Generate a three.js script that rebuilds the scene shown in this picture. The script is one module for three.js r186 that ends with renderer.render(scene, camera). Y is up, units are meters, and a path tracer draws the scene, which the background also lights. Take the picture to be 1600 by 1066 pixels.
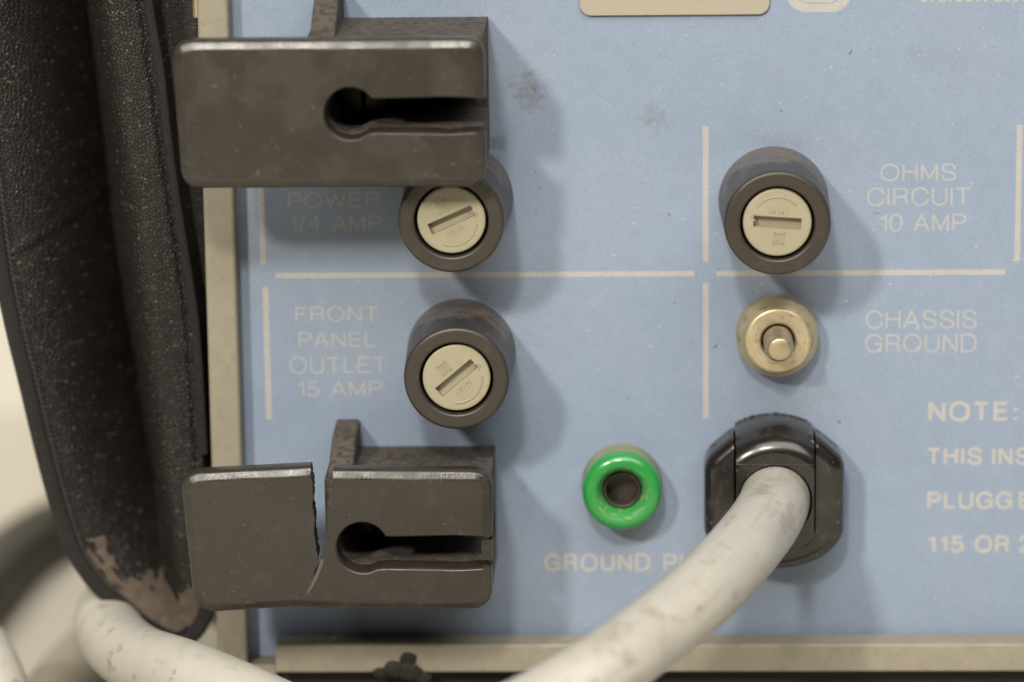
import * as THREE from 'three';
import { mergeGeometries, mergeVertices, toCreasedNormals } from 'three/addons/utils/BufferGeometryUtils.js';
import { RoundedBoxGeometry } from 'three/addons/geometries/RoundedBoxGeometry.js';
import { RectAreaLightUniformsLib } from 'three/addons/lights/RectAreaLightUniformsLib.js';
import { Brush, Evaluator, SUBTRACTION, INTERSECTION } from 'three-bvh-csg';

// ---------------------------------------------------------------- camera, lamps, exposure
const MM = 0.001;                                   // every length below is written in millimetres
const scene = new THREE.Scene();
scene.background = new THREE.Color(0x000000);
const camera = new THREE.PerspectiveCamera(10.153, 1024 / 682, 0.02, 20);
camera.position.set(16.874 * MM, 119.057 * MM, 495.621 * MM);
camera.up.set(0.00455, 0.97229, -0.23372);
camera.lookAt(0, 0, 0);
camera.focus = 0.497;
camera.userData.fStop = 9.5;

const renderer = new THREE.WebGLRenderer({ antialias: true });
renderer.toneMapping = THREE.LinearToneMapping;
renderer.toneMappingExposure = 1;
renderer.shadowMap.enabled = true;
RectAreaLightUniformsLib.init();

const WARM = new THREE.Color(1.0, 0.93, 0.82);
function unseenLamp(x, y, z, intensity, radius) {  // lamp out of view, placed to cast the panel shadows and twin highlights
  const l = new THREE.SpotLight(WARM, intensity, 0, 0.42, 0.5, 2);
  l.position.set(x, y, z); l.target.position.set(-0.01, -0.02, 0);
  l.castShadow = true; l.shadow.radius = radius; l.shadow.mapSize.set(2048, 2048);
  l.shadow.camera.near = 0.2; l.shadow.camera.far = 3;
  scene.add(l, l.target);
}
unseenLamp(-0.49, 0.63, 1.02, 3.3, 2.7);
unseenLamp(-0.12, 0.78, 1.05, 2.5, 2.7);
const unseenSoft = new THREE.RectAreaLight(new THREE.Color(1.0, 0.96, 0.9), 5.4, 1.4, 0.95);  // wide light out of view above, placed to soften the shadows
unseenSoft.position.set(0.25, 1.15, 0.85); unseenSoft.lookAt(0, 0, 0);
scene.add(unseenSoft);

// ---------------------------------------------------------------- helpers
let seed = 20240611;
const rnd = () => { seed |= 0; seed = seed + 0x6D2B79F5 | 0; let t = Math.imul(seed ^ seed >>> 15, 1 | seed); t = t + Math.imul(t ^ t >>> 7, 61 | t) ^ t; return ((t ^ t >>> 14) >>> 0) / 4294967296; };
const hash = (x, y, s = 0) => { let h = Math.imul(x, 374761393) + Math.imul(y, 668265263) + Math.imul(s, 974711); h = Math.imul(h ^ h >>> 13, 1274126177); return ((h ^ h >>> 16) >>> 0) / 4294967296; };
function vnoise(x, y, s = 0, wrap = 0) {
  const xi = Math.floor(x), yi = Math.floor(y); let fx = x - xi, fy = y - yi;
  fx = fx * fx * (3 - 2 * fx); fy = fy * fy * (3 - 2 * fy);
  const w = (v) => wrap ? ((v % wrap) + wrap) % wrap : v;
  const a = hash(w(xi), w(yi), s), b = hash(w(xi + 1), w(yi), s), c = hash(w(xi), w(yi + 1), s), d = hash(w(xi + 1), w(yi + 1), s);
  return a + (b - a) * fx + (c - a) * fy + (a - b - c + d) * fx * fy;
}
const fbm = (x, y, s = 0, o = 4, wrap = 0) => { let v = 0, a = 0.5, t = 0; for (let i = 0; i < o; i++) { v += a * vnoise(x, y, s + i, wrap); t += a; x *= 2; y *= 2; wrap *= 2; a *= 0.5; } return v / t; };
const clamp = (v, a = 0, b = 1) => Math.min(b, Math.max(a, v));
const smooth = (a, b, v) => { const t = clamp((v - a) / (b - a)); return t * t * (3 - 2 * t); };
const lerp = (a, b, t) => a + (b - a) * t;
const table = (pts, v) => { let i = 0; while (i < pts.length - 2 && v > pts[i + 1][0]) i++; const [a, p] = pts[i], [b, q] = pts[i + 1]; return lerp(p, q, clamp((v - a) / (b - a))); };
const toS = (v) => { v = clamp(v); return 255 * (v <= 0.0031308 ? 12.92 * v : 1.055 * Math.pow(v, 1 / 2.4) - 0.055); };

function tex(w, h, fn, { srgb = true, repeat = [1, 1] } = {}) {          // fn(x, y) gives linear [r, g, b]
  const data = new Uint8Array(w * h * 4);
  for (let y = 0, i = 0; y < h; y++) for (let x = 0; x < w; x++, i += 4) {
    const c = fn(x, y);
    if (srgb) { data[i] = toS(c[0]); data[i + 1] = toS(c[1]); data[i + 2] = toS(c[2]); }
    else { data[i] = data[i + 1] = data[i + 2] = 255 * clamp(c); }
    data[i + 3] = 255;
  }
  const t = new THREE.DataTexture(data, w, h, THREE.RGBAFormat);
  t.magFilter = THREE.LinearFilter; t.minFilter = THREE.LinearMipmapLinearFilter; t.generateMipmaps = true;
  t.wrapS = t.wrapT = THREE.RepeatWrapping; t.repeat.set(...repeat);
  if (srgb) t.colorSpace = THREE.SRGBColorSpace;
  t.needsUpdate = true;
  return t;
}
function retile(t, rx, ry) { const c = t.clone(); c.repeat.set(rx, ry); c.needsUpdate = true; return c; }
const lin = (r, g, b) => new THREE.Color().setRGB(r, g, b);
function specks(w, h, n, maxr, s, minr = 0.5) {                                      // a field of dust grains and short fibres
  const f = new Float32Array(w * h); let q = s;
  const R = () => hash(q++, s, 77);
  for (let k = 0; k < n; k++) {
    const x = R() * w, y = R() * h, r = minr + Math.pow(R(), 3) * maxr, v = 0.35 + 0.65 * R(), e = R() < 0.25 ? 2.5 : 1, a = R() * 3.14;
    const ca = Math.cos(a), sa = Math.sin(a), m = Math.ceil(r * e + 1);
    for (let j = -m; j <= m; j++) for (let i = -m; i <= m; i++) {
      const u = (i * ca + j * sa) / e, p = -i * sa + j * ca, d = Math.hypot(u, p);
      if (d < r + 0.5) { const o = ((Math.floor(y + j) + h) % h) * w + (Math.floor(x + i) + w) % w; f[o] = Math.max(f[o], v * clamp(r + 0.5 - d)); }
    }
  }
  return f;
}
const up = (g) => { g.scale(MM, MM, MM); return g; };
function mesh(name, geo, mat, parent, label) {
  const m = new THREE.Mesh(up(geo), mat); m.name = name; m.castShadow = m.receiveShadow = true;
  if (label) m.userData.label = label;
  (parent || scene).add(m); return m;
}
function group(name, parent, label) { const g = new THREE.Group(); g.name = name; if (label) g.userData.label = label; (parent || scene).add(g); return g; }
function tag(o, label, category, g, kind) { Object.assign(o.userData, { label, category }); if (g) o.userData.group = g; if (kind) o.userData.kind = kind; return o; }
function lathe(profile, seg = 96) { const g = new THREE.LatheGeometry(profile.map(([r, z]) => new THREE.Vector2(r, z)), seg); g.rotateX(Math.PI / 2); return g; }
function rbox(x0, x1, y0, y1, z0, z1, r = 0.4) { const g = new RoundedBoxGeometry(x1 - x0, y1 - y0, z1 - z0, 3, r); g.translate((x0 + x1) / 2, (y0 + y1) / 2, (z0 + z1) / 2); const p = g.attributes.position, u = g.attributes.uv; for (let i = 0; i < p.count; i++) u.setXY(i, p.getX(i) + p.getZ(i) * 0.7, p.getY(i) + p.getZ(i) * 0.7); return g; }
function chamfer(d, b) {                                                   // reshapes a round bevel: a gentle slope inside, a tight round outside
  const u = b * Math.sqrt(Math.max(0, 1 - Math.pow(1 - d / b, 2))), a = b - 0.4, K = b - 0.043 - 0.43 * (b - 0.2);
  return u < 0.2 ? 1.075 * u * u : 0.043 + 0.43 * (u - 0.2) + (u < a ? 0 : K) * (1 - Math.sqrt(Math.max(0, 1 - Math.pow((u - a) / (b - a), 2))));
}
function extrude(shape, z0, z1, bevel = 0, segs = 4, curve = 16, profile) {
  let g = new THREE.ExtrudeGeometry(shape, { depth: z1 - z0 - 2 * bevel, bevelEnabled: bevel > 0, bevelSize: bevel, bevelThickness: bevel, bevelOffset: -bevel, bevelSegments: segs, curveSegments: curve });
  g.translate(0, 0, z0 + bevel);
  if (profile) { const p = g.attributes.position; for (let i = 0; i < p.count; i++) { const d = z1 - p.getZ(i); if (d < bevel) p.setZ(i, z1 - profile(Math.max(0, d), bevel) * (d < 1e-4 ? 1 : 1 + 0.34 * (fbm(p.getX(i) * 0.5 + 40, p.getY(i) * 0.5 + 40, 401, 3) - 0.5))); } }
  g = toCreasedNormals(g, profile ? 0.9 : 0.7);
  { // flat caps keep their own normal
    const p = g.attributes.position, n = g.attributes.normal, a = new THREE.Vector3(), b = new THREE.Vector3(), c = new THREE.Vector3();
    for (let i = 0; i < p.count; i += 3) { a.fromBufferAttribute(p, i); b.fromBufferAttribute(p, i + 1).sub(a); c.fromBufferAttribute(p, i + 2).sub(a); b.cross(c); const l = b.length(); if (l > 0 && Math.abs(b.z) / l > 0.9999) for (let k = 0; k < 3; k++) n.setXYZ(i + k, 0, 0, Math.sign(b.z)); }
  }
  return g;
}
function resample(shape, step) {                                           // straight runs cut into short lengths, so that a worn edge can waver
  const q = shape.getPoints(10), o = [];
  for (let i = 0; i < q.length; i++) { const a = q[i], b = q[(i + 1) % q.length], l = a.distanceTo(b), n = Math.max(1, Math.round(l / step)); if (l < 1e-6) continue; for (let k = 0; k < n; k++) o.push([lerp(a.x, b.x, k / n), lerp(a.y, b.y, k / n)]); }
  return poly(o);
}
function poly(pts) { const s = new THREE.Shape(); pts.forEach(([x, y], i) => i ? s.lineTo(x, y) : s.moveTo(x, y)); s.closePath(); return s; }
function tube(pts, r, seg = 160, rad = 28, closed = false) { return new THREE.TubeGeometry(new THREE.CatmullRomCurve3(pts.map((p) => new THREE.Vector3(...p)), closed, 'centripetal'), seg, r, rad, closed); }

// ---------------------------------------------------------------- materials
// blue panel: print drawn as strokes, wear, stains and dark patches laid into the paint
const PX0 = -36.6, PX1 = 93.4, PY0 = -43.9, PY1 = 60.1, PW = 2048, PH = 1638, PS = PW / (PX1 - PX0);
const GLYPH = {
  A: [78, 'M0 100L39 0L78 100M15 66H63'], C: [84, 'M82 32C78 12 62 0 44 0C18 0 2 20 2 50C2 80 18 100 44 100C64 100 80 86 82 64'],
  D: [80, 'M4 0H36C66 0 78 22 78 50C78 78 66 100 36 100H4Z'], E: [68, 'M64 4H6V96H66M6 48H58'], F: [64, 'M62 4H6V100M6 48H54'],
  G: [86, 'M82 30C78 12 62 0 44 0C18 0 2 20 2 50C2 80 18 100 44 100C66 100 82 86 82 54H46M82 54V100'], H: [76, 'M4 0V100M72 0V100M4 47H72'],
  I: [8, 'M4 0V100'], L: [60, 'M6 0V96H62'], M: [86, 'M4 100V0L43 92L82 0V100'], N: [76, 'M4 100V0L72 100V0'],
  O: [92, 'M46 0C72 0 90 20 90 50C90 80 72 100 46 100C20 100 2 80 2 50C2 20 20 0 46 0Z'], P: [70, 'M6 100V3H42C60 3 69 12 69 28C69 44 60 54 42 54H6'],
  R: [76, 'M6 100V3H44C62 3 70 11 70 26C70 42 62 51 44 51H6M46 51C62 51 66 58 67 74C68 88 68 94 74 100'],
  S: [72, 'M68 29C66 10 54 0 36 0C18 0 6 10 6 25C6 42 20 46 37 50C54 54 70 58 70 75C70 91 56 100 37 100C18 100 4 90 3 68'],
  T: [70, 'M0 4H70M35 4V100'], U: [76, 'M4 0V64C4 88 16 100 38 100C60 100 72 88 72 64V0'], W: [106, 'M0 0L27 100L53 4L79 100L106 0'],
  0: [60, 'M30 0C50 0 60 18 60 50C60 82 50 100 30 100C10 100 0 82 0 50C0 18 10 0 30 0Z'], 1: [38, 'M4 24C22 22 32 16 34 0V100'],
  2: [60, 'M2 30C2 10 14 0 31 0C48 0 60 10 60 27C60 50 8 62 4 96H60'], 3: [60, 'M4 26C6 8 16 0 30 0C47 0 57 10 57 25C57 40 46 48 26 48C48 48 60 57 60 73C60 90 47 100 30 100C14 100 3 92 1 73'],
  4: [62, 'M46 100V0L2 68H64'], 5: [60, 'M56 4H12L5 52C12 44 20 40 30 40C48 40 59 51 59 69C59 88 46 100 28 100C13 100 3 92 1 77'],
  '/': [34, 'M0 100L34 0'], '.': [10, 'M5 90V100'], ':': [16, 'M8 32V48M8 84V100'],
};
const PRINT = [
  ['POWER', -29.52, -17.09, 18.21, 2.07, 0], ['1/4 AMP', -29.44, -16.98, 15.01, 2.24, 0],
  ['FRONT', -28.90, -17.66, 2.76, 2.09, 0], ['PANEL', -28.56, -18.07, -0.74, 2.10, 0], ['OUTLET', -29.77, -16.69, -4.34, 2.37, 0], ['15 AMP', -28.90, -17.35, -7.51, 2.20, 0],
  ['OHMS', 48.53, 58.57, 21.35, 2.30, 0], ['CIRCUIT', 46.80, 60.46, 18.02, 2.48, 0], ['.10 AMP', 47.68, 59.92, 14.58, 2.40, 0],
  ['CHASSIS', 46.79, 61.56, 1.44, 2.52, 0], ['GROUND', 46.74, 61.61, -1.79, 2.53, 0],
  ['NOTE:', 55.15, 67.28, -11.29, 2.81, 1], ['THIS', 55.05, 62.54, -17.29, 2.48, 1], ['INST', 63.73, 71.04, -17.32, 2.47, 1], ['PLUGG', 55.13, 66.73, -23.41, 2.49, 1], ['ED', 67.33, 72.02, -23.45, 2.49, 1],
  ['115', 55.21, 60.35, -29.48, 2.50, 1], ['OR', 61.63, 66.42, -29.50, 2.50, 1], ['230', 67.61, 73.00, -29.52, 2.50, 1],
  ['GROUND', 3.93, 18.31, -31.94, 2.52, 1], ['PLUG', 19.86, 28.90, -31.99, 2.51, 1],
];
function printMask() {
  const c = document.createElement('canvas'); c.width = PW; c.height = PH; const g = c.getContext('2d');
  g.fillStyle = '#000'; g.fillRect(0, 0, PW, PH);
  const X = (x) => (x - PX0) * PS, Y = (y) => (PY1 - y) * PS;
  for (const [word, x0, x1, base, cap, bold] of PRINT) {
    const sw = bold ? 21 : 11, gap = bold ? 30 : 20;
    let w = 0; [...word].forEach((ch, i) => { w += ch === ' ' ? 30 : GLYPH[ch][0]; if (i) w += gap; });
    const sx = (x1 - x0) * PS / (w + sw), sy = cap * PS / (100 + sw * 0.9);
    g.save(); g.translate(X(x0) + sx * sw / 2, Y(base) - sy * (100 + sw * 0.45)); g.scale(sx, sy);
    g.strokeStyle = bold ? '#fff' : '#dcdcdc'; g.lineWidth = sw; g.lineCap = 'butt'; g.lineJoin = 'miter'; g.miterLimit = 2.5;
    let x = 0;
    for (const ch of word) { if (ch === ' ') { x += 30 + gap; continue; } g.save(); g.translate(x, 0); g.stroke(new Path2D(GLYPH[ch][1])); g.restore(); x += GLYPH[ch][0] + gap; }
    g.restore();
  }
  g.fillStyle = '#fff';
  const bar = (x0, y0, x1, y1) => g.fillRect(X(x0), Y(y0), (x1 - x0) * PS, (y0 - y1) * PS);
  bar(25.31, 28.82, 26.08, 10.65); bar(25.33, 7.71, 26.1, -10.65); bar(-33.24, 22.6, -32.5, 10.61); bar(-33.05, 7.49, -32.27, -10.59); bar(66.3, 28.7, 67.05, 10.51);
  bar(-31.28, 9.42, 24.21, 8.7); bar(27.16, 9.42, 65.06, 8.7);
  const pill = (x0, y0, x1, y1, r) => { g.beginPath(); g.roundRect(X(x0), Y(y1), (x1 - x0) * PS, (y1 - y0) * PS, r * PS); };
  pill(36.08, 43.75, 44.74, 53, 2.7); g.fill();
  g.strokeStyle = '#333'; g.lineWidth = 0.2 * PS; pill(37.3, 44.9, 43.5, 52, 1.9); g.stroke();
  let x = 53.6; for (const [w, s] of [[.7, .5], [.4, .7], [.9, .4], [.3, .6], [.8, .5], [.8, .6], [.4, .5], [.4, 1], [.9, .5], [.5, .5], [.7, .5], [.3, .6], [.9, 0]]) { bar(x, 47.4, x + w, 44.95); x += w + s; }
  return g.getImageData(0, 0, PW, PH).data;
}
const mask = printMask();
const panelDust = specks(PW, PH, 3400, 1.0, 11), panelDirt = specks(PW, PH, 260, 2.0, 29);
const DARK_PATCH = [[2.6, 33.2, 2.0, 2.4, .62], [1.2, 34.6, 2.0, 2.0, .35], [18.8, 29.7, 1.9, 1.9, .5], [-1.6, 26.8, 1.2, 1.2, .7], [57.1, 37.6, 5, 1.6, .12], [-24.5, -40.5, 2, .5, .5], [-9.5, -41.5, 8, .6, .2], [29.8, -42.4, 5, .8, .5], [60, -42.6, 9, .5, .4], [38.5, -8.2, 5, 2.2, .22], [-6.9, 6.4, 5, 1, .3], [34.7, 26.6, 5, 1, .2]];  // stains, and dark patches along the bottom edge
const panelMap = tex(PW, PH, (px, py) => {
  const x = PX0 + px / PS, y = PY0 + py / PS, m = mask[((PH - 1 - py) * PW + px) * 4] / 255;
  const grain = 0.86 + 0.14 * hash(px, py, 5) + 0.14 * hash(px >> 1, py >> 1, 6), mott = 0.955 + 0.09 * fbm(x * 0.55, y * 0.55, 3, 4), cl = fbm(x * 2.4, y * 2.4, 8, 3);
  let r = 0.212, g = 0.267, b = 0.358;
  const film = 0.10 * smooth(0.42, 0.7, fbm(x * 0.09 + 4, y * 0.09, 41, 4) * 0.7 + cl * 0.3);       // grey dust lying in patches
  r = lerp(r, 0.33, film); g = lerp(g, 0.33, film); b = lerp(b, 0.33, film);
  const wear = m * (0.80 + 0.2 * smooth(0.25, 0.55, fbm(x * 5, y * 5, 17, 2))) * 0.86;
  r = lerp(r, 0.40, wear); g = lerp(g, 0.375, wear); b = lerp(b, 0.335, wear);
  const k = grain * mott; r *= k; g *= k; b *= k;
  for (const [sx, sy, ax, ay, s] of DARK_PATCH) {
    const d = Math.hypot((x - sx) / ax, (y - sy) / ay); if (d > 1.5) continue;
    const q = s * smooth(1.35, 0.1, d + (fbm(x * 1.4, y * 1.4, 51, 4) - 0.5) * 1.9) * (0.45 + 0.55 * hash(px >> 1, py >> 1, 9));
    r = lerp(r, 0.13, q); g = lerp(g, 0.12, q); b = lerp(b, 0.10, q);
  }
  const d1 = panelDust[py * PW + px] * 0.42, d2 = panelDirt[py * PW + px] * 0.75;
  r = lerp(lerp(r, 0.62, d1), 0.05, d2); g = lerp(lerp(g, 0.62, d1), 0.045, d2); b = lerp(lerp(b, 0.62, d1), 0.04, d2);
  return [r, g, b];
});
panelMap.wrapS = panelMap.wrapT = THREE.ClampToEdgeWrapping;
const grainBump = tex(512, 512, (x, y) => 0.6 * fbm(x / 8, y / 8, 61, 2, 64) + 0.4 * hash(x, y, 62), { srgb: false });
const M = {};
M.panel = new THREE.MeshPhysicalMaterial({ map: panelMap, roughness: 0.52, bumpMap: retile(grainBump, 10, 8), bumpScale: 0.000025 });

const TS = 1024;                                                           // tiles below are 40 mm wide unless said otherwise
const beigeSp = specks(TS, TS, 700, 1.6, 71);
const beigeMap = tex(TS, TS, (x, y) => {
  const n = 0.86 + 0.2 * fbm(x / 64, y / 64, 21, 4, 16) + 0.10 * (hash(x, y, 22) - 0.5), s = beigeSp[y * TS + x] * 0.5, d = 0.5 * smooth(0.62, 0.8, fbm(x / 16, y / 16, 24, 3, 64));
  return [0.262, 0.236, 0.178].map((c, i) => lerp(lerp(c * n, 0.45, s * 0.4), [0.12, 0.105, 0.085][i], d * 0.45));
}, { repeat: [1 / 40, 1 / 40] });
M.beige = new THREE.MeshStandardMaterial({ map: beigeMap, roughness: 0.55, bumpMap: retile(grainBump, 1 / 12, 1 / 12), bumpScale: 0.00005 });
const blackSp = specks(TS, TS, 260, 4.5, 81), scr = specks(TS, TS, 260, 2.2, 83);
const blackMap = tex(TS, TS, (x, y) => {
  const n = 0.88 + 0.24 * fbm(x / 128, y / 128, 31, 5, 8) + 0.08 * (hash(x, y, 33) - 0.5), d = smooth(0.6, 0.85, fbm(x / 32, y / 32, 34, 4, 32)) * 0.35, s = blackSp[y * TS + x] * 0.35 + scr[y * TS + x] * 0.2;
  return [0.030, 0.0255, 0.020].map((c, i) => lerp(lerp(c * n, [0.055, 0.046, 0.036][i], d), 0.25, s * 0.45));
}, { repeat: [1 / 40, 1 / 40] });
const handled = tex(512, 512, (x, y) => 0.24 + 0.22 * smooth(0.35, 0.7, fbm(x / 64, y / 64, 411, 5, 8)), { srgb: false, repeat: [1 / 30, 1 / 30] });
M.plastic = new THREE.MeshPhysicalMaterial({ map: blackMap, roughness: 1, roughnessMap: handled, bumpMap: retile(grainBump, 1 / 16, 1 / 16), bumpScale: 0.00003 });
const dustMap = tex(TS, TS, (x, y) => {                                    // moulding covered in settled dust, seen as grains and bare patches
  const a = fbm(x / 16, y / 16, 36, 4, 64), q = clamp(smooth(0.3, 0.68, a) * (0.4 + 0.7 * hash(x >> 2, y >> 2, 37)));
  return [lerp(0.045, 0.105, q), lerp(0.038, 0.086, q), lerp(0.032, 0.07, q)];
}, { repeat: [1 / 40, 1 / 40] });
M.dusty = new THREE.MeshStandardMaterial({ map: dustMap, roughness: 0.85, bumpMap: retile(grainBump, 1 / 10, 1 / 10), bumpScale: 0.00012 });
M.stress = new THREE.MeshStandardMaterial({ color: lin(0.085, 0.074, 0.062), roughness: 0.35 });
const barrelMap = tex(1024, 512, (x, y) => {                               // u runs round the barrel (0.5 = top), v from the panel to the rim
  const a = Math.abs(x / 1024 - 0.5) * 2, v = y / 512;
  const cover = smooth(0.66, 0.1, a) * smooth(1.0, 0.15, v);
  const q = smooth(0.42, 0.66, fbm(x / 44, y / 60, 91, 5) * 0.66 + cover * 0.5 - 0.05) * (0.3 + 0.7 * hash(x >> 2, y >> 2, 92)) * (cover > 0.02 ? 1 : 0.15);
  const br = smooth(0.4, 0.62, fbm(x / 70, y / 70, 95, 3));
  const s = hash(x >> 2, y >> 3, 93) > 0.996 ? 0.45 : 0, n = 0.85 + 0.3 * hash(x >> 2, y >> 2, 94);
  return [0.030 * n, 0.027 * n, 0.024 * n].map((c, i) => lerp(lerp(c, lerp([0.135, 0.128, 0.124][i], [0.175, 0.125, 0.085][i], br), q * 0.9), 0.4, s));
});
M.barrel = new THREE.MeshPhysicalMaterial({ map: barrelMap, roughness: 0.42 });
M.rim = new THREE.MeshPhysicalMaterial({ map: blackMap, color: lin(1.15, 1.1, 1.05), roughness: 0.4 });
const creamMap = tex(256, 256, (x, y) => { const n = 0.93 + 0.1 * fbm(x / 32, y / 32, 101, 4, 8) + 0.05 * (hash(x, y, 102) - 0.5); return [0.30 * n, 0.272 * n, 0.185 * n]; }, { repeat: [1 / 10, 1 / 10] });
M.cream = new THREE.MeshPhysicalMaterial({ map: creamMap, roughness: 0.42 });
M.sticker = new THREE.MeshPhysicalMaterial({ color: lin(0.325, 0.295, 0.232), roughness: 0.5 });
const brassMap = tex(512, 512, (x, y) => { const n = 0.82 + 0.3 * fbm(x / 32, y / 32, 111, 5, 16), p = smooth(0.64, 0.78, fbm(x / 24, y / 24, 113, 3)) * 0.55; return [lerp(0.56 * n, 0.26, p), lerp(0.475 * n, 0.2, p), lerp(0.31 * n, 0.12, p)]; });
M.brass = new THREE.MeshStandardMaterial({ map: brassMap, metalness: 0.7, roughness: 0.45 });
M.stud = new THREE.MeshStandardMaterial({ color: lin(0.46, 0.38, 0.25), metalness: 0.75, roughness: 0.38 });
M.steelDark = new THREE.MeshStandardMaterial({ color: lin(0.075, 0.064, 0.052), metalness: 0.6, roughness: 0.45 });
const greenSp = specks(512, 512, 60, 1.8, 121);
M.green = new THREE.MeshPhysicalMaterial({ map: tex(512, 512, (x, y) => { const s = greenSp[y * 512 + x] * 0.5; const n = 0.94 + 0.12 * fbm(x / 40, y / 40, 122, 3); return [lerp(0.020 * n, 0.4, s), lerp(0.235 * n, 0.42, s), lerp(0.046 * n, 0.36, s)]; }), roughness: 0.26, clearcoat: 0.4, clearcoatRoughness: 0.12 });
M.greenThroat = new THREE.MeshStandardMaterial({ map: tex(512, 64, (x, y) => { const q = smooth(0.5, 0.75, fbm(x / 14, y / 9, 127, 4)) * (0.5 + 0.5 * hash(x, y, 128)); return [lerp(0.020, 0.24, q), lerp(0.235, 0.26, q), lerp(0.046, 0.15, q)]; }), roughness: 0.7 });
M.greenDusty = new THREE.MeshStandardMaterial({ map: tex(512, 128, (x, y) => { const q = clamp(0.35 + 0.9 * fbm(x / 22, y / 16, 125, 4)) * (0.7 + 0.3 * hash(x, y, 126)); return [lerp(0.03, 0.26, q), lerp(0.17, 0.235, q), lerp(0.05, 0.16, q)]; }), roughness: 0.9 });
const plugSp = specks(TS, TS, 700, 3.4, 131);
M.plug = new THREE.MeshPhysicalMaterial({ map: tex(TS, TS, (x, y) => { const s = plugSp[y * TS + x] * 0.35, q = smooth(0.6, 0.8, fbm(x / 90, y / 90, 132, 4)) * 0.25; return [0.012, 0.0098, 0.0084].map((c, i) => lerp(lerp(c, [0.07, 0.056, 0.044][i], q), 0.3, s)); }, { repeat: [1 / 24, 1 / 24] }), roughness: 0.24, clearcoat: 0.3, clearcoatRoughness: 0.15 });
M.plugDust = new THREE.MeshStandardMaterial({ map: dustMap, color: lin(1.4, 1.3, 1.2), roughness: 0.9 });
function usedCord() {                                                      // 2048 px along the whole cord: mottling, rubbed lines, grime where it is handled and bent
  const sp = specks(2048, 256, 34, 3.5, 301), smear = [[150, 60, 60, 34, .75], [205, 190, 46, 16, .55], [330, 150, 30, 14, .6], [118, 20, 26, 60, .6], [255, 235, 60, 12, .45], [520, 120, 40, 18, .5], [610, 40, 70, 14, .4], [700, 200, 30, 20, .5], [430, 30, 60, 20, .45], [380, 96, 22, 10, .5]];
  return tex(2048, 256, (x, y) => {
    const n = 0.9 + 0.14 * fbm(x / 40, y / 40, 302, 4) + 0.05 * (hash(x >> 2, y >> 2, 303) - 0.5), lines = smooth(0.62, 0.8, fbm(x / 90, y / 4, 304, 3)) * 0.22;
    let q = smooth(0.6, 0.82, fbm(x / 26, y / 18, 305, 4)) * 0.4 + lines;
    for (const [cx, cy, ax, ay, a] of smear) { let dy = Math.abs(y - cy); dy = Math.min(dy, 256 - dy); const d = Math.hypot((x - cx) / ax, dy / ay); if (d < 1.6) q = Math.max(q, a * smooth(1.3, 0.2, d + (fbm(x / 12, y / 12, 306, 4) - 0.5) * 1.5)); }
    q = clamp(q * (0.75 + 0.25 * hash(x >> 1, y >> 1, 307)));
    const p = sp[y * 2048 + x] * 0.55;
    return [0.43, 0.412, 0.368].map((c, i) => lerp(lerp(c * n, [0.17, 0.135, 0.10][i], q), [0.07, 0.055, 0.04][i], p));
  });
}
function cordMap(base, dirt, amount, s, dots = 14) {
  const sp = specks(1024, 256, dots, 4, s);
  return tex(1024, 256, (x, y) => {
    const n = 0.93 + 0.12 * fbm(x / 32, y / 32, s, 4, 8), big = smooth(0.45, 0.75, fbm(x / 120 + 3, y / 60, s + 9, 3, 0)), q = (0.25 + 0.75 * big) * smooth(0.57, 0.78, fbm(x / 22, y / 13, s + 5, 4, 0)) * amount * (0.6 + 0.4 * hash(x >> 1, y >> 1, s)), p = sp[y * 1024 + x] * amount * 0.75;
    return base.map((c, i) => lerp(lerp(c * n, dirt[i], q), dirt[i] * 0.5, p));
  });
}
M.cord = new THREE.MeshPhysicalMaterial({ map: usedCord(), roughness: 0.32, bumpMap: retile(grainBump, 12, 2), bumpScale: 0.00006 });
M.cordDirty = new THREE.MeshPhysicalMaterial({ map: cordMap([0.40, 0.385, 0.338], [0.15, 0.12, 0.085], 0.7, 151, 14), roughness: 0.5 });
M.cordGrey = new THREE.MeshPhysicalMaterial({ map: cordMap([0.36, 0.33, 0.27], [0.16, 0.13, 0.1], 0.6, 161), roughness: 0.6 });
M.cordDark = new THREE.MeshPhysicalMaterial({ map: cordMap([0.030, 0.028, 0.023], [0.09, 0.08, 0.07], 0.6, 171), roughness: 0.5 });
// leather: pebbled relief, lint and dust grains
const cell = (x, y, n) => { const X = x / 512 * n, Y = y / 512 * n, xi = Math.floor(X), yi = Math.floor(Y); let a = 9, b = 9; for (let j = -1; j < 2; j++) for (let i = -1; i < 2; i++) { const cx = (xi + i + n) % n, cy = (yi + j + n) % n, d = Math.hypot(xi + i + hash(cx, cy, 181) - X, yi + j + hash(cx, cy, 182) - Y); if (d < a) { b = a; a = d; } else if (d < b) b = d; } return b - a; };
const pebble = tex(512, 512, (x, y) => 0.75 * smooth(0, 0.45, cell(x, y, 26)) + 0.25 * fbm(x / 16, y / 16, 183, 3, 32), { srgb: false });
const lint = specks(TS, TS, 1300, 2.8, 191, 1.2);
const leatherMap = tex(TS, TS, (x, y) => {
  const n = 0.7 + 0.6 * fbm(x / 64, y / 64, 192, 4, 16), s = lint[y * TS + x] * 0.9, q = smooth(0.55, 0.8, fbm(x / 32 + 9, y / 32, 195, 4, 32)) * 0.25;
  return [0.066, 0.062, 0.059].map((c, i) => lerp(lerp(c * n, [0.17, 0.14, 0.12][i], q), 0.85, s));
});
const HIDE = [0.235, 0.205, 0.18];
M.leather = new THREE.MeshPhysicalMaterial({ map: leatherMap, color: lin(...HIDE), roughness: 0.55, specularIntensity: 0.8, bumpMap: retile(pebble, 2.0, 2.0), bumpScale: 0.00022 });
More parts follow.
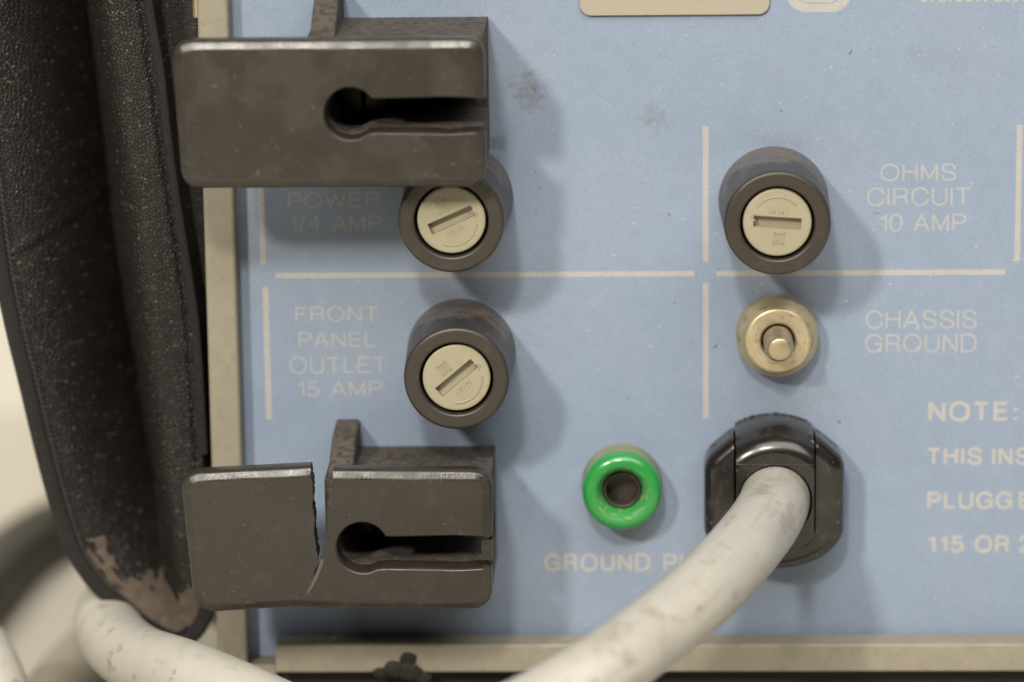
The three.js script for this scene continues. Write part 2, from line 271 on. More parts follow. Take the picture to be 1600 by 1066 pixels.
M.leatherEdge = new THREE.MeshStandardMaterial({ map: retile(leatherMap, 12, 1), color: lin(...HIDE), roughness: 0.8, bumpMap: retile(grainBump, 40, 2), bumpScale: 0.0002 });
M.leatherBack = new THREE.MeshStandardMaterial({ map: retile(leatherMap, 1 / 26, 1 / 26), color: lin(...HIDE), roughness: 0.75, bumpMap: retile(pebble, 1 / 12, 1 / 12), bumpScale: 0.0001 });
M.crust = new THREE.MeshStandardMaterial({ map: tex(512, 512, (x, y) => { const n = 0.6 + 0.6 * fbm(x / 16, y / 16, 236, 4, 32) + 0.3 * (hash(x >> 2, y >> 2, 237) - 0.5); return [0.098 * n, 0.074 * n, 0.054 * n]; }), roughness: 1 });
M.thread = new THREE.MeshStandardMaterial({ color: lin(0.030, 0.026, 0.023), roughness: 0.9 });
M.darkMetal = new THREE.MeshStandardMaterial({ map: blackMap, color: lin(0.35, 0.3, 0.27), roughness: 0.7 });
M.shell = new THREE.MeshStandardMaterial({ color: lin(0.30, 0.28, 0.22), roughness: 0.6 });
M.table = new THREE.MeshStandardMaterial({ map: tex(512, 512, (x, y) => { const n = 0.96 + 0.08 * fbm(x / 64, y / 64, 201, 4, 8); return [0.56 * n, 0.53 * n, 0.46 * n]; }, { repeat: [4, 4] }), roughness: 0.6 });

M.wall = new THREE.MeshStandardMaterial({ color: lin(0.58, 0.555, 0.49), roughness: 0.9 });

// ---------------------------------------------------------------- the surface it all stands on
const TY = -65.5;
{
  const g = new THREE.BoxGeometry(1400, 20, 1300); g.translate(0, TY - 10, -150);
  const t = mesh('table', g, M.table); tag(t, 'cream white table top under the instrument', 'table top', null, 'structure');
}

{
  const g = new THREE.BoxGeometry(1400, 700, 12); g.translate(0, TY + 350.02, -222);
  const t = mesh('wall', g, M.wall); tag(t, 'plain cream wall behind the leather strap', 'wall', null, 'structure');
}

// ---------------------------------------------------------------- the instrument
const inst = group('instrument'); tag(inst, 'blue instrument panel with beige trim, fuse holders, jack and cord hooks', 'instrument');
mesh('chassis', rbox(-40.0, 97, -46.2, 64, -140, -1.2, 0.8), M.shell, inst);
for (const [x, z] of [[-30, -12], [88, -12], [-30, -128], [88, -128]]) { const g = lathe([[0.01, 0], [6, 0], [5.2, 19], [0.01, 19.25]], 32); g.rotateX(Math.PI / 2); g.translate(x, -46.2, z); mesh('rubber_foot', g, M.darkMetal, inst); }
{
  const g = new THREE.PlaneGeometry(PX1 - PX0, PY1 - PY0); g.translate((PX0 + PX1) / 2, (PY0 + PY1) / 2, 0);
  const s = new THREE.BoxGeometry(PX1 - PX0 - 0.02, PY1 - PY0 - 0.02, 1.3); s.translate((PX0 + PX1) / 2, (PY0 + PY1) / 2, -0.67);
  const p = mesh('front_panel', g, M.panel, inst, 'blue painted panel with cream printed lines and lettering'); mesh('panel_backing', s, M.shell, p);
}
mesh('side_trim', rbox(-40.2, -36.1, -44.7, 64, -6, 3.5, 0.55), M.beige, inst);
mesh('corner_trim', rbox(-36.05, -32.25, -46.6, -44.05, -1, 3.2, 0.3), M.beige, inst);
mesh('bottom_lip', rbox(-32.2, 97, -44.6, -40.7, 0.6, 5, 0.35), M.beige, inst);
mesh('dark_strip', rbox(-36, 97, -53, -45.1, -6, 1.5, 0.5), M.darkMetal, inst);  // near-black strip filling the gap below the lip
{
  const blobs = [];
  for (const [x, y, z, r] of [[-14.2, -42.6, 5, 1.05], [-16.3, -44.0, 5.1, 1.3], [-14.0, -44.3, 5.2, 1.4], [-18, -44.5, 4.9, 0.9], [-12.4, -45.2, 5, 1.0]]) {
    const g = new THREE.IcosahedronGeometry(r, 3), p = g.attributes.position;
    for (let i = 0; i < p.count; i++) { const k = 0.7 + 0.6 * fbm(p.getX(i) * 1.3 + x, p.getY(i) * 1.3 + p.getZ(i), 211, 3); p.setXYZ(i, p.getX(i) * k * 1.15, p.getY(i) * k * 0.9, p.getZ(i) * k * 0.3); }
    g.computeVertexNormals(); g.translate(x, y, z); blobs.push(g);
  }
  mesh('dark_lump', mergeGeometries(blobs), M.darkMetal, inst);  // dark lumps on the bottom lip
}
{
  const s = new THREE.Shape(), x0 = 9.35, x1 = 34.0, y0 = 43.55, y1 = 56, r = 1.5;
  s.moveTo(x0 + r, y0); s.lineTo(x1 - r, y0); s.absarc(x1 - r, y0 + r, r, -Math.PI / 2, 0); s.lineTo(x1, y1); s.lineTo(x0, y1); s.lineTo(x0, y0 + r); s.absarc(x0 + r, y0 + r, r, Math.PI, Math.PI * 1.5);
  mesh('name_plate', extrude(s, 0.01, 0.55, 0.12, 2), M.sticker, inst, 'blank cream plate with rounded corners');
}

// fuse holders
const ev = new Evaluator(); ev.attributes = ['position', 'normal', 'uv'];
function fuseHolder(x, y, turn, label, lean = [0, 0]) {
  const h = group('fuse_holder', inst, label); h.position.set(x * MM, y * MM, 0); h.rotation.set(lean[0], lean[1], 0);
  const side = []; for (let i = 0; i <= 24; i++) side.push([lerp(7.2, 6.82, i / 24), 0.02 + i / 24 * 14.4]);
  mesh('barrel', lathe(side, 128), M.barrel, h);
  const rim = lathe([[6.82, 14.42], [6.79, 14.62], [6.68, 14.84], [6.5, 14.98], [6.25, 15.02], [5.1, 15.0], [4.88, 14.93], [4.78, 14.75], [4.75, 14.0], [4.75, 9]], 128);
  { const p = rim.attributes.position, u = rim.attributes.uv; for (let i = 0; i < p.count; i++) u.setXY(i, p.getX(i) + x, p.getY(i) + y); }
  mesh('rim', rim, M.rim, h);
  const well = new THREE.CircleGeometry(4.9, 48); well.translate(0, 0, 9.2); mesh('well', well, M.rim, h);
  // cap with its screwdriver slot cut out
  const body = lathe([[0.001, 9.4], [4.4, 9.4], [4.4, 14.2], [4.36, 14.36], [4.22, 14.44], [4.0, 14.46], [0.001, 14.46]], 96);
  const slot = new THREE.BoxGeometry(6.1, 1.5, 2.4); slot.translate(0, 0, 14.46);
  const A = new Brush(body, M.cream), B = new Brush(slot, M.cream); A.updateMatrixWorld(); B.updateMatrixWorld();
  const cut = ev.evaluate(A, B, SUBTRACTION);
  let g = cut.geometry; { const p = g.attributes.position, u = g.attributes.uv; for (let i = 0; i < p.count; i++) u.setXY(i, p.getX(i) + 5, p.getY(i) + 5); }
  g.clearGroups(); const cap = new THREE.Mesh(up(g), M.cream); cap.name = 'fuse_cap'; cap.castShadow = cap.receiveShadow = true; cap.rotation.z = turn; h.add(cap);
  // raised moulding marks on the cap
  const marks = [], bar = (cx, cy, w, hh, a = 0) => { const b = new THREE.BoxGeometry(w * 1.05, hh * 1.25, 0.24); b.rotateZ(a); b.translate(cx, cy, 14.44); marks.push(b); };
  for (const [cx, cy, w, hh] of [[0, 1.35, 1.3, .1], [0, 2.65, 1.3, .1], [-.65, 2, .1, 1.3], [.65, 2, .1, 1.3], [-.28, 1.95, .12, .8], [.02, 1.95, .12, .8], [.32, 1.95, .12, .8]]) bar(cx - 0.35, cy, w, hh);
  for (let k = 0; k < 5; k++) { bar(-1.2 + k * 0.55, -1.55, 0.1, 0.55); if (k % 2) bar(-1.05 + k * 0.55, -1.35, 0.3, 0.1); }
  { const t = new THREE.TorusGeometry(3.35, 0.13, 6, 24, 1.7); t.rotateZ(-Math.PI / 2 - 0.75); t.translate(0, 0, 14.46); marks.push(t); }
  { const t = new THREE.TorusGeometry(0.42, 0.12, 6, 14, 3.6); t.rotateZ(-1.8); t.translate(2.95, -0.55, 14.46); marks.push(t); }
  const mk = new THREE.Mesh(up(mergeGeometries(marks.map((m) => m.index ? m.toNonIndexed() : m))), M.cream); mk.name = 'moulded_mark'; mk.castShadow = mk.receiveShadow = true; mk.rotation.z = turn; h.add(mk);
  return h;
}
fuseHolder(34.6, 18.86, Math.PI - 0.07, 'black fuse holder beside the words OHMS CIRCUIT');
fuseHolder(-6.75, -1.4, 0.70, 'black fuse holder beside the words FRONT PANEL OUTLET');
fuseHolder(-6.8, 19.45, 0.42, 'black fuse holder below the whole cord hook', [0, -0.02]);

// brass chassis ground post
{
  const h = group('ground_post', inst, 'brass knurled nut on a threaded ground stud'); h.position.set(35.1 * MM, 1.04 * MM, 0);
  const n = 220, pts = [[0, 5.2], [0.25, 5.38], [0.5, 5.42], [2.7, 5.42], [3.0, 5.34]];
  const g = lathe(pts.map(([z, r]) => [r, z]), n); const p = g.attributes.position;
  for (let i = 0; i < p.count; i++) { const a = Math.atan2(p.getY(i), p.getX(i)), r = Math.hypot(p.getX(i), p.getY(i)), k = r > 5.36 ? 1 - 0.012 * (0.5 + 0.5 * Math.sin(a * 70)) : 1; p.setXY(i, p.getX(i) * k, p.getY(i) * k); }
  g.computeVertexNormals(); mesh('knurled_edge', g, M.brass, h);
  mesh('nut_face', toCreasedNormals(lathe([[5.34, 3.0], [4.32, 4.85], [4.15, 4.98], [3.9, 5.02], [2.5, 5.0], [2.3, 4.88], [2.22, 4.6], [2.22, 1.5]], 96), 0.5), M.brass, h);
  const st = [[2.05, 1.5]]; for (let z = 1.5; z < 8.9; z += 0.18) st.push([1.86 + 0.07 * Math.sin(z / 0.36 * Math.PI * 2), z]);
  st.push([1.84, 9.0], [1.72, 9.35], [1.42, 9.85], [1.3, 9.92], [0.001, 9.95]);
  mesh('stud', toCreasedNormals(lathe(st, 48), 0.6), M.stud, h);
}
// green ground jack
{
  const h = group('ground_jack', inst, 'glossy green plastic banana jack'); h.position.set(14.5 * MM, -19.55 * MM, 0);
  mesh('jack_base', lathe([[5.35, 0.02], [5.38, 2.4], [5.2, 3.0]], 96), M.greenDusty, h);
  const pr = [[5.2, 2.9], [5.28, 3.6]]; for (let i = 0; i <= 12; i++) { const a = i / 12 * 1.57; pr.push([4.05 + 1.23 * Math.cos(a), 4.3 + 1.2 * Math.sin(a)]); }
  pr.push([3.8, 5.49]);
  mesh('jack_ring', lathe(pr, 96), M.green, h);
  mesh('jack_throat', lathe([[3.8, 5.49], [3.5, 5.4], [3.25, 5.15], [3.02, 4.75], [2.8, 4.3], [2.64, 3.8], [2.6, 0.8]], 96), M.greenThroat, h);
  const sl = lathe([[2.5, 0.5], [2.5, 3.55], [2.42, 3.75], [2.22, 3.78], [2.14, 3.6], [2.14, 0.6]], 64); mesh('metal_sleeve', sl, M.steelDark, h);
  const b = new THREE.CircleGeometry(2.6, 40); b.translate(0, 0, 0.55); mesh('socket_floor', b, M.steelDark, h);
}
// cord strain relief
{
  const h = group('strain_relief', inst, 'glossy dark brown two-piece cord bushing'); h.position.set(34.65 * MM, -19.9 * MM, 0);
  const w = new THREE.Shape();
  w.moveTo(-9.25, -4.6); w.lineTo(-9.25, 3.6); w.quadraticCurveTo(-9.25, 5.2, -8.0, 6.3); w.lineTo(-6.4, 7.7); w.quadraticCurveTo(-5.4, 8.6, -4.0, 8.6); w.lineTo(4.0, 8.6); w.quadraticCurveTo(5.4, 8.6, 6.4, 7.7); w.lineTo(8.0, 6.3); w.quadraticCurveTo(9.25, 5.2, 9.25, 3.6); w.lineTo(9.25, -4.6);
  w.bezierCurveTo(8.6, -7.6, 4.9, -9.95, 0, -9.95); w.bezierCurveTo(-4.9, -9.95, -8.6, -7.6, -9.25, -4.6);
  const body = new Brush(extrude(w, 0.02, 7.5, 1.9, 10, 20), M.plug), bore = new THREE.CylinderGeometry(4.9, 4.9, 30, 64); bore.rotateX(Math.PI / 2); bore.translate(0, 0.25, 0);
  let shell = body; shell.updateMatrixWorld();
  for (const t of [bore, rbox(5.12, 5.42, -4.4, 14, 3.5, 20, 0.08), rbox(-5.42, -5.12, -4.4, 14, 3.5, 20, 0.08)]) { const T = new Brush(t, M.plug); T.updateMatrixWorld(); shell = ev.evaluate(shell, T, SUBTRACTION); shell.updateMatrixWorld(); }
  shell.geometry.clearGroups(); mesh('bushing_body', shell.geometry, M.plug, h);
  // centre saddle: a turned dome cut flat on both sides, bored for the cord
  const dome = lathe([[0.001, 0.03], [9.9, 0.03], [9.95, 1.6], [9.92, 3.4], [9.75, 5.2], [9.4, 6.6], [8.9, 7.7], [8.3, 8.5], [7.7, 8.95], [7.1, 9.17], [6.7, 9.22], [0.001, 9.25]], 128);
  const c = new THREE.CylinderGeometry(4.95, 4.95, 30, 64); c.rotateX(Math.PI / 2); c.translate(0, 0.25, 0);
  const A = new Brush(dome, M.plug), B = new Brush(c, M.plug), K = new Brush(rbox(-5.12, 5.12, -6.0, 12, -3, 14, 0.2), M.plug); for (const o of [A, B, K]) o.updateMatrixWorld();
  const slice = ev.evaluate(A, K, INTERSECTION); slice.updateMatrixWorld();
  const cut = ev.evaluate(slice, B, SUBTRACTION); { const p = cut.geometry.attributes.position, u = cut.geometry.attributes.uv; for (let i = 0; i < p.count; i++) u.setXY(i, p.getX(i) + 7, p.getY(i) + p.getZ(i)); }
  cut.geometry.clearGroups(); const sm = new THREE.Mesh(up(cut.geometry), M.plug); sm.name = 'bushing_saddle'; sm.castShadow = sm.receiveShadow = true; h.add(sm);
  mesh('parting_line', tube([[-5.1, 5.3, 9.2], [5.1, 5.2, 9.2]], 0.06, 8, 6), M.plug, h);
  mesh('cord_opening', lathe([[4.93, 0.5], [4.9, 7.4]], 64)  .translate(0, 0.25, 0), M.plug, h);
  const d = []; // crust of dust on the upper ledges, each grain a small lump
  for (let k = 0; k < 900; k++) {
    const left = k % 3 === 0, mid = k % 3 === 1; const r = 0.05 + 0.13 * Math.pow(rnd(), 2); let x, y, z;
    if (mid) { x = lerp(-5, 5, rnd()); z = Math.pow(rnd(), 1.6) * 3.6; const rr = table([[0, 9.95], [1.6, 9.97], [3.2, 9.88], [4.8, 9.55]], z); y = Math.sqrt(rr * rr - x * x); } else { const t = rnd(), sgn = left ? -1 : 1; x = sgn * lerp(5.7, 8.3, t); y = lerp(8.2, 6.0, t); z = 1.9 + rnd() * (left ? 3.4 : 1.6); }
    const g = new THREE.TetrahedronGeometry(r, 0); g.rotateX(rnd() * 6); g.rotateZ(rnd() * 6); g.scale(1.4, 0.5, 1.4); g.translate(x, y, z); d.push(g);
  }
  const dm = mesh('settled_dust', mergeGeometries(d), M.plugDust, h); dm.userData.kind = 'stuff';
}

// cord hooks: a slotted block screwed to the panel carrying a wide front plate
function keyhole(s, xr, hx, hy, r, y0, y1) {                              // walks from the right edge in along the upper slot wall, round the hole, out along the lower one
  const a0 = Math.asin(clamp((y1 - hy) / r, -1, 1)), a1 = -Math.asin(clamp((hy - y0) / r, -1, 1));
  s.lineTo(xr, y1); s.lineTo(xr - 4, y1 - 0.12); s.lineTo(xr - 8, y1 + 0.1); s.lineTo(hx + r * Math.cos(a0) + 1.2, y1 - 0.05);
  s.absarc(hx, hy, r, a0, a1 + Math.PI * 2, false);
  s.lineTo(hx + r * Math.cos(a1) + 1.4, y0 + 0.1); s.lineTo(xr - 7.5, y0 - 0.1); s.lineTo(xr - 3.5, y0 + 0.12); s.lineTo(xr, y0);
}
function hook(label, { xl, xr, yt, yb, hx, hy, r, s0, s1, stop, sleft, rib, broken }) {
  const h = group('cord_hook', inst, label);
  const zb = 16.8, zf = 20.4;
  const p = new THREE.Shape();
  if (!broken) {
    const c = 3.0;
    p.moveTo(xl + c, yt); p.lineTo(xr - 2.6, yt); p.quadraticCurveTo(xr, yt, xr, yt - 2.6);
    p.lineTo(xr, yb + 2.8); p.quadraticCurveTo(xr, yb, xr - 2.8, yb); p.lineTo(xl + c + 0.6, yb); p.quadraticCurveTo(xl + 0.6, yb, xl + 0.6, yb + c); p.lineTo(xl, yt - c); p.quadraticCurveTo(xl, yt, xl + c, yt);
  } else {
    p.moveTo(-24.2, -12.0); p.lineTo(xr - 2.8, -12.25); p.quadraticCurveTo(xr, -12.3, xr, -15.0);
    p.lineTo(xr - 0.2, -28.2); p.quadraticCurveTo(xr - 0.3, -31.1, xr - 3.1, -31.1);
    p.lineTo(-22, -31.0); p.lineTo(-28, -30.75); p.lineTo(-38.2, -31.35); p.quadraticCurveTo(-41.0, -31.4, -41.35, -28.5);
    p.lineTo(-42.3, -15.2); p.quadraticCurveTo(-42.4, -12.45, -39.6, -12.3); p.lineTo(-25.0, -11.6);
  }
  p.closePath();
  const w = new THREE.Shape(); w.moveTo(xl - 3, yt + 3); w.lineTo(xr + 3, yt + 3); keyhole(w, xr + 3, hx, hy, r, s0, s1); w.lineTo(xr + 3, yb - 3); w.lineTo(xl - 3, yb - 3); w.closePath();
  const A0 = new Brush(extrude(resample(p, 1.3), zb, zf, 1.35, 14, 20, chamfer), M.plastic), B0 = new Brush(extrude(w, zb - 1.3, zf + 0.06, 0.5, 5, 20), M.plastic); A0.updateMatrixWorld(); B0.updateMatrixWorld();
  let pl = ev.evaluate(A0, B0, INTERSECTION);
  if (broken) {
    const left = [[-25.45, -9], [-25.42, -11.4], [-25.4, -13.2], [-25.2, -14.3], [-25.35, -16.2], [-25.15, -18.3], [-25.2, -20.2], [-25.0, -22.3], [-24.8, -24.0], [-25.1, -25.2], [-25.5, -26.5]];
    const rightSide = [[-22.3, -9], [-22.45, -11.4], [-22.7, -14], [-22.95, -16.6], [-23.3, -19.2], [-23.8, -21.4], [-24.4, -24.0], [-24.95, -25.5]];
    const rough = (pts) => { const o = []; for (let k = 0; k < pts.length - 1; k++) for (let m = 0; m < 5; m++) { const t = m / 5; o.push([lerp(pts[k][0], pts[k + 1][0], t) + (k > 0 && pts[k][1] > -24 ? (rnd() - 0.5) * 0.16 : 0), lerp(pts[k][1], pts[k + 1][1], t)]); } o.push(pts[pts.length - 1]); return o; };
    const notch = poly([...rough(left), ...rough(rightSide).reverse()]);
    const ng = new THREE.ExtrudeGeometry(notch, { depth: 10, bevelEnabled: false }); ng.translate(0, 0, zb - 3);
    const N = new Brush(ng, M.plastic); N.updateMatrixWorld(); pl.updateMatrixWorld(); pl = ev.evaluate(pl, N, SUBTRACTION);
  }
  mesh('front_plate', pl.geometry, M.plastic, h, broken ? 'plate split by a crack from its top edge' : undefined);
  const b = new THREE.Shape(); b.moveTo(sleft, stop); b.lineTo(xr - 0.35, stop); keyhole(b, xr - 0.35, hx, hy, r * 0.97, s0 - 0.05, s1 + 0.05); b.lineTo(xr - 0.35, yb + 1.4); b.lineTo(sleft, yb + 1.4); b.closePath();
  mesh('mounting_block', extrude(b, 1.8, zb - 0.02, 0, 1, 20), M.dusty, h);
  const f = new THREE.Shape(); f.moveTo(sleft, stop - 0.02); f.lineTo(xr - 0.3, stop - 0.02); f.lineTo(xr - 0.3, yb + 1.42); f.lineTo(sleft, yb + 1.42); f.closePath();
  mesh('block_foot', extrude(f, 0.02, 1.78, 0.1, 1), M.dusty, h);
  const rs = poly([[0.05, stop - 1.0], [0.05, rib], [7.2, rib - 0.25], [9.0, rib - 0.9], [16.7, stop + 0.15], [16.7, stop - 1.0]]);   // (z, y) profile
  let rg = new THREE.ExtrudeGeometry(rs, { depth: 2.5, bevelEnabled: true, bevelSize: 0.35, bevelThickness: 0.35, bevelOffset: -0.35, bevelSegments: 3 });
  rg.rotateY(-Math.PI / 2); rg.translate(sleft + 3.2, 0, 0); mesh('rib', toCreasedNormals(rg, 0.7), M.dusty, h);
  // screw at the bottom of the keyhole
  const head = lathe([[3.2, 1.8], [3.2, 3.0], [2.9, 3.6], [2.0, 4.0], [0.001, 4.1]], 48);
  const sl = new THREE.BoxGeometry(0.7, 7, 1.2); sl.translate(0, 0, 4.2);
  const A = new Brush(head, M.brass), B = new Brush(sl, M.brass); A.updateMatrixWorld(); B.updateMatrixWorld();
  const cut = ev.evaluate(A, B, SUBTRACTION); cut.geometry.clearGroups(); cut.geometry.translate(hx + 0.5, hy - 0.4, 0);
  const sc = new THREE.Mesh(up(cut.geometry), M.brass); sc.name = 'screw'; sc.castShadow = sc.receiveShadow = true; h.add(sc);
  return h;
}
hook('whole cord hook above the POWER lettering', { xl: -41.7, xr: -2.3, yt: 43.85, yb: 24.75, hx: -19.3, hy: 34.4, r: 3.25, s0: 31.95, s1: 36.25, stop: 43.5, sleft: -24.9, rib: 48 });
const bh = hook('cord hook with cracked front plate below FRONT PANEL OUTLET', { broken: true, xl: -42, xr: -2.1, yt: -12, yb: -31.2, hx: -19.0, hy: -22.5, r: 3.3, s0: -25.3, s1: -21.1, stop: -14.35, sleft: -24.0, rib: -10.65 });
{
  const g = tube([[-24.15, -24.0, 20.1], [-24.6, -25.4, 20.25], [-25.15, -26.7, 20.28], [-25.9, -28.1, 20.2], [-26.3, -28.7, 20.05]], 0.34, 30, 10); mesh('stress_mark', g, M.stress, bh);
}

// ---------------------------------------------------------------- leather strap beside the instrument
{
  const st = group('leather_strap'); tag(st, 'black pebbled leather strap folded into a pocket beside the beige trim', 'leather strap');
  const edge = [[-41.5, -46.4], [-40.1, -49.3], [-38.6, -51.4], [-36.9, -53.2], [-33.3, -56.7], [-28.8, -59.4], [-23.4, -61.1], [-14.5, -63.1], [-5.6, -64.8], [3.2, -66.5], [12, -67.8], [29, -69.1], [46, -70.4], [66, -72]];
  const valley = [[-41.5, -45.9], [-36, -47.9], [-30, -49.2], [-20, -51.3], [-10, -53], [0, -54.4], [10, -55.6], [27, -56.7], [44, -58.2], [66, -60]];
  const right = [[-41.5, -45.2], [-40, -43.4], [-38, -42.0], [-34, -41.3], [-20, -40.8], [-5, -40.9], [5, -41.2], [12, -42.0], [20, -43.0], [29, -44.2], [37, -45.0], [46, -46], [66, -48]];
  const depth = [[-41.5, 0.2], [-38, -2.2], [-34, -6.5], [-30, -12], [-24, -19], [-10, -24], [66, -24]];
  const nv = 200, nu = 110, pos = [], uv = [], dusty = [], idx = [];
  for (let j = 0; j <= nv; j++) {
    const y = lerp(-41.4, 64, Math.pow(j / nv, 1.15));
    const xe = table(edge, y), xv = table(valley, y), xr = table(right, y), zv = table(depth, y), bulge = smooth(-40, -24, y);
    for (let i = 0; i <= nu; i++) {
      const t = i / nu; let x, z;
      if (t < 0.5) { const q = t / 0.5; x = lerp(xe, xv, q); z = lerp(0.6, zv, 0.22 * q + 0.78 * Math.pow(q, 2.3)) + 1.0 * Math.sin(q * Math.PI) * bulge; }
      else { const q = (t - 0.5) / 0.5; x = lerp(xv, xr, q); z = lerp(zv, lerp(0.4, 1.2, bulge), 1 - Math.pow(1 - Math.min(1, q / 0.62), 2.2)); z += 1.4 * Math.sin(q * Math.PI) * bulge; z -= 0.7 * Math.exp(-Math.pow((q - 0.86) / 0.03, 2)) * bulge; z -= 6 * smooth(0.93, 1, q) * bulge; }
      // creases and lazy waves in the hide
      const ly = 12.6 + (x + 66) * 0.42; z += 0.55 * Math.exp(-Math.pow((y - ly) / 0.45, 2)) * smooth(-68, -65, x) * smooth(-54, -57, x);
      z -= 0.4 * Math.exp(-Math.pow((y - ly + 1.0) / 0.5, 2)) * smooth(-67, -63, x) * smooth(-54, -57, x);
      z += 0.9 * (fbm(x * 0.16 + 5, y * 0.1, 221, 3) - 0.5) * bulge;
      pos.push(x, y, z); uv.push(x / 26, y / 26);
      const rim = Math.min(x - xe, 40), near = clamp((-23.5 - y) / 4) * smooth(6.2, 3.2, Math.min((y + 41.4) * 0.62, rim * 0.75 + 0.9 + Math.max(0, (y + 31) * 0.3)) + Math.max(0, 2.5 - rim * 0.8) + (fbm(x * 0.5, y * 0.5, 231, 4) - 0.5) * 5);
      dusty.push(near > 0.15 + 0.75 * hash(i >> 1, j >> 1, 232));
    }
  }
  for (let j = 0; j < nv; j++) for (let i = 0; i < nu; i++) { const a = j * (nu + 1) + i, b = a + nu + 1; idx.push(a, a + 1, b, a + 1, b + 1, b); }
  const g = new THREE.BufferGeometry(); g.setAttribute('position', new THREE.Float32BufferAttribute(pos, 3)); g.setAttribute('uv', new THREE.Float32BufferAttribute(uv, 2)); g.setIndex(idx); g.computeVertexNormals();
  { // the lint and dust that has gathered in the bottom of the pocket lies on the hide as a thin crust
    const N = g.attributes.normal, dp = [], di = [], du = [];
    for (let k = 0; k < pos.length / 3; k++) { const t = 0.05 + 0.16 * hash(k, 3, 234); dp.push(pos[3 * k] + N.getX(k) * t, pos[3 * k + 1] + N.getY(k) * t, pos[3 * k + 2] + N.getZ(k) * t); du.push(uv[2 * k], uv[2 * k + 1]); }
    for (let k = 0; k < idx.length; k += 3) if (dusty[idx[k]] && dusty[idx[k + 1]] && dusty[idx[k + 2]]) di.push(idx[k], idx[k + 1], idx[k + 2]);
    const d = new THREE.BufferGeometry(); d.setAttribute('position', new THREE.Float32BufferAttribute(dp, 3)); d.setAttribute('uv', new THREE.Float32BufferAttribute(du, 2)); d.setIndex(di); d.computeVertexNormals();
    const c = d.toNonIndexed(); mesh('settled_dust', c, M.crust, st).userData.kind = 'stuff';
  }
  mesh('hide', g, M.leather, st);
  const ed = []; for (let k = edge.length - 1; k >= 0; k--) ed.push([edge[k][1] - 0.1, edge[k][0], 0.2 - (k > 6 ? 0 : 0)]); ed.push([-44.6, -41.2, 0.2], [-42.6, -39.0, 0.2], [-41.5, -35, -0.2], [-41.1, -24, -1.5]);
  mesh('rolled_edge', tube(ed, 1.15, 260, 14), M.leatherEdge, st);
  const th = [], curve = new THREE.CatmullRomCurve3(ed.map(([x, y]) => new THREE.Vector3(x, y, 0)), false, 'centripetal');
  for (let k = 0; k < 150; k++) { const p = curve.getPointAt(0.02 + 0.86 * k / 150), t = curve.getTangentAt(0.02 + 0.86 * k / 150), nx = -t.y, ny = t.x; const c = new THREE.CapsuleGeometry(0.16, 0.55, 2, 6); c.rotateZ(Math.atan2(t.y, t.x) - Math.PI / 2 + 0.5); c.translate(p.x + nx * 1.5, p.y + ny * 1.5, 0.95 + 0.1 * rnd()); th.push(c); }
  const s = mesh('stitching', mergeGeometries(th), M.thread, st); s.userData.kind = 'stuff';
  mesh('leather_backing', rbox(-47.5, -40.35, -38, 66, -14, -5.5, 1.2), M.leatherBack, st);
  mesh('rolled_edge', tube([[-48, 66, 2.2], [-46.6, 46, 2.2], [-45.4, 37, 2.2], [-44.8, 29, 2.2], [-43.9, 20, 2.1], [-42.9, 12, 2.0], [-42.0, 4, 1.8], [-41.6, -5, 1.6], [-41.4, -15, 1.2]], 0.55, 160, 10), M.leatherEdge, st);
  mesh('strap_pin', tube([[-40.95, 43.2, -3.4], [-40.9, 52, -3.4]], 0.62, 8, 16), M.brass, st);
}

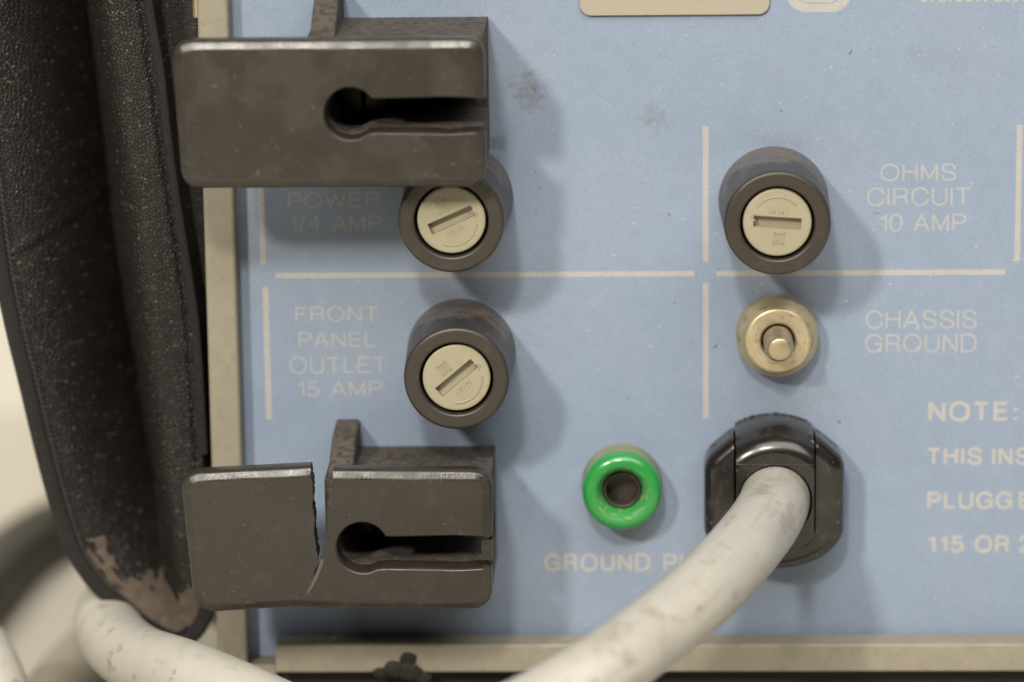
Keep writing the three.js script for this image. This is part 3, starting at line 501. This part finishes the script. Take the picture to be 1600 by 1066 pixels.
// ---------------------------------------------------------------- cords
{
  const c = mesh('power_cord', tube([[34.65, -19.65, 1], [34.6, -19.6, 9], [33.7, -19.8, 14.5], [32.1, -20.3, 20.5], [29.0, -21.4, 29], [24.2, -23.6, 38], [18.0, -26.2, 46], [12.8, -28.2, 52], [2.9, -32.6, 57], [-14, -40, 60], [-38, -52, 58], [-60, -59, 52], [-85, -60.8, 40]], 4.62, 260, 36), M.cord);
  tag(c, 'thick grey power cord leaving the dark bushing on the panel', 'cord');
  const l = mesh('looped_cord', tube([[-40, -60.5, -75], [-45, -50, -48], [-51.5, -43.4, -30], [-55.6, -40.4, -14], [-55.2, -40.2, 0], [-49.8, -40.3, 12], [-41.4, -39.7, 22], [-30.9, -42.2, 28], [-19.4, -47.3, 30], [-5, -54, 30], [20, -60.6, 34], [60, -60.8, 60]], 4.75, 240, 36), (M.cordDirty.map.repeat.set(3, 1), M.cordDirty));
  tag(l, 'stained grey cord bent under the tip of the leather strap', 'cord');
  const n = mesh('cord_end', tube([[-100, -60.7, -40], [-84, -50, -16], [-75.6, -43.4, -5], [-72.2, -45.6, 0], [-70, -49.6, 4], [-68.4, -55, 8], [-66, -60.7, 16], [-55, -60.7, 40]], 4.6, 160, 32), M.cordDirty);
  tag(n, 'grey cord curving beside the stained looped cord', 'cord');
  const d = mesh('black_cable', tube([[-89.6, -60.4, -55.4], [-88.1, -60.4, -78.0], [-86.5, -60.4, -95.9], [-84.3, -60.4, -109.0], [-80.1, -60.4, -120.2], [-75.1, -60.4, -126.3], [-68.3, -60.4, -128.6], [-55.9, -60.4, -130.4], [-43.5, -60.4, -131.5]], 4.9, 120, 28), M.cordDark);
  tag(d, 'dark cable curving over the table behind the leather strap', 'cable');
  const b = mesh('beige_cable', tube([[-62, -60.6, 30], [-68, -60.6, 0], [-68.8, -60.6, -20.7], [-67.5, -60.6, -40], [-65.2, -60.6, -54.3], [-63, -60.6, -75.1], [-60.8, -60.6, -93.9], [-57, -60.6, -106], [-48, -60.6, -114]], 4.8, 120, 28), M.cordGrey);
  tag(b, 'beige cable lying on the table behind the looped cord', 'cable');
  const cg = new THREE.OctahedronGeometry(0.42, 1); cg.scale(1, 1.2, 0.8); cg.translate(-24.4, -40.3, 3.6);
  const cr = mesh('paint_chip', cg, M.sticker); tag(cr, 'tiny white chip lying on the bottom lip', 'chip');
}

renderer.render(scene, camera);
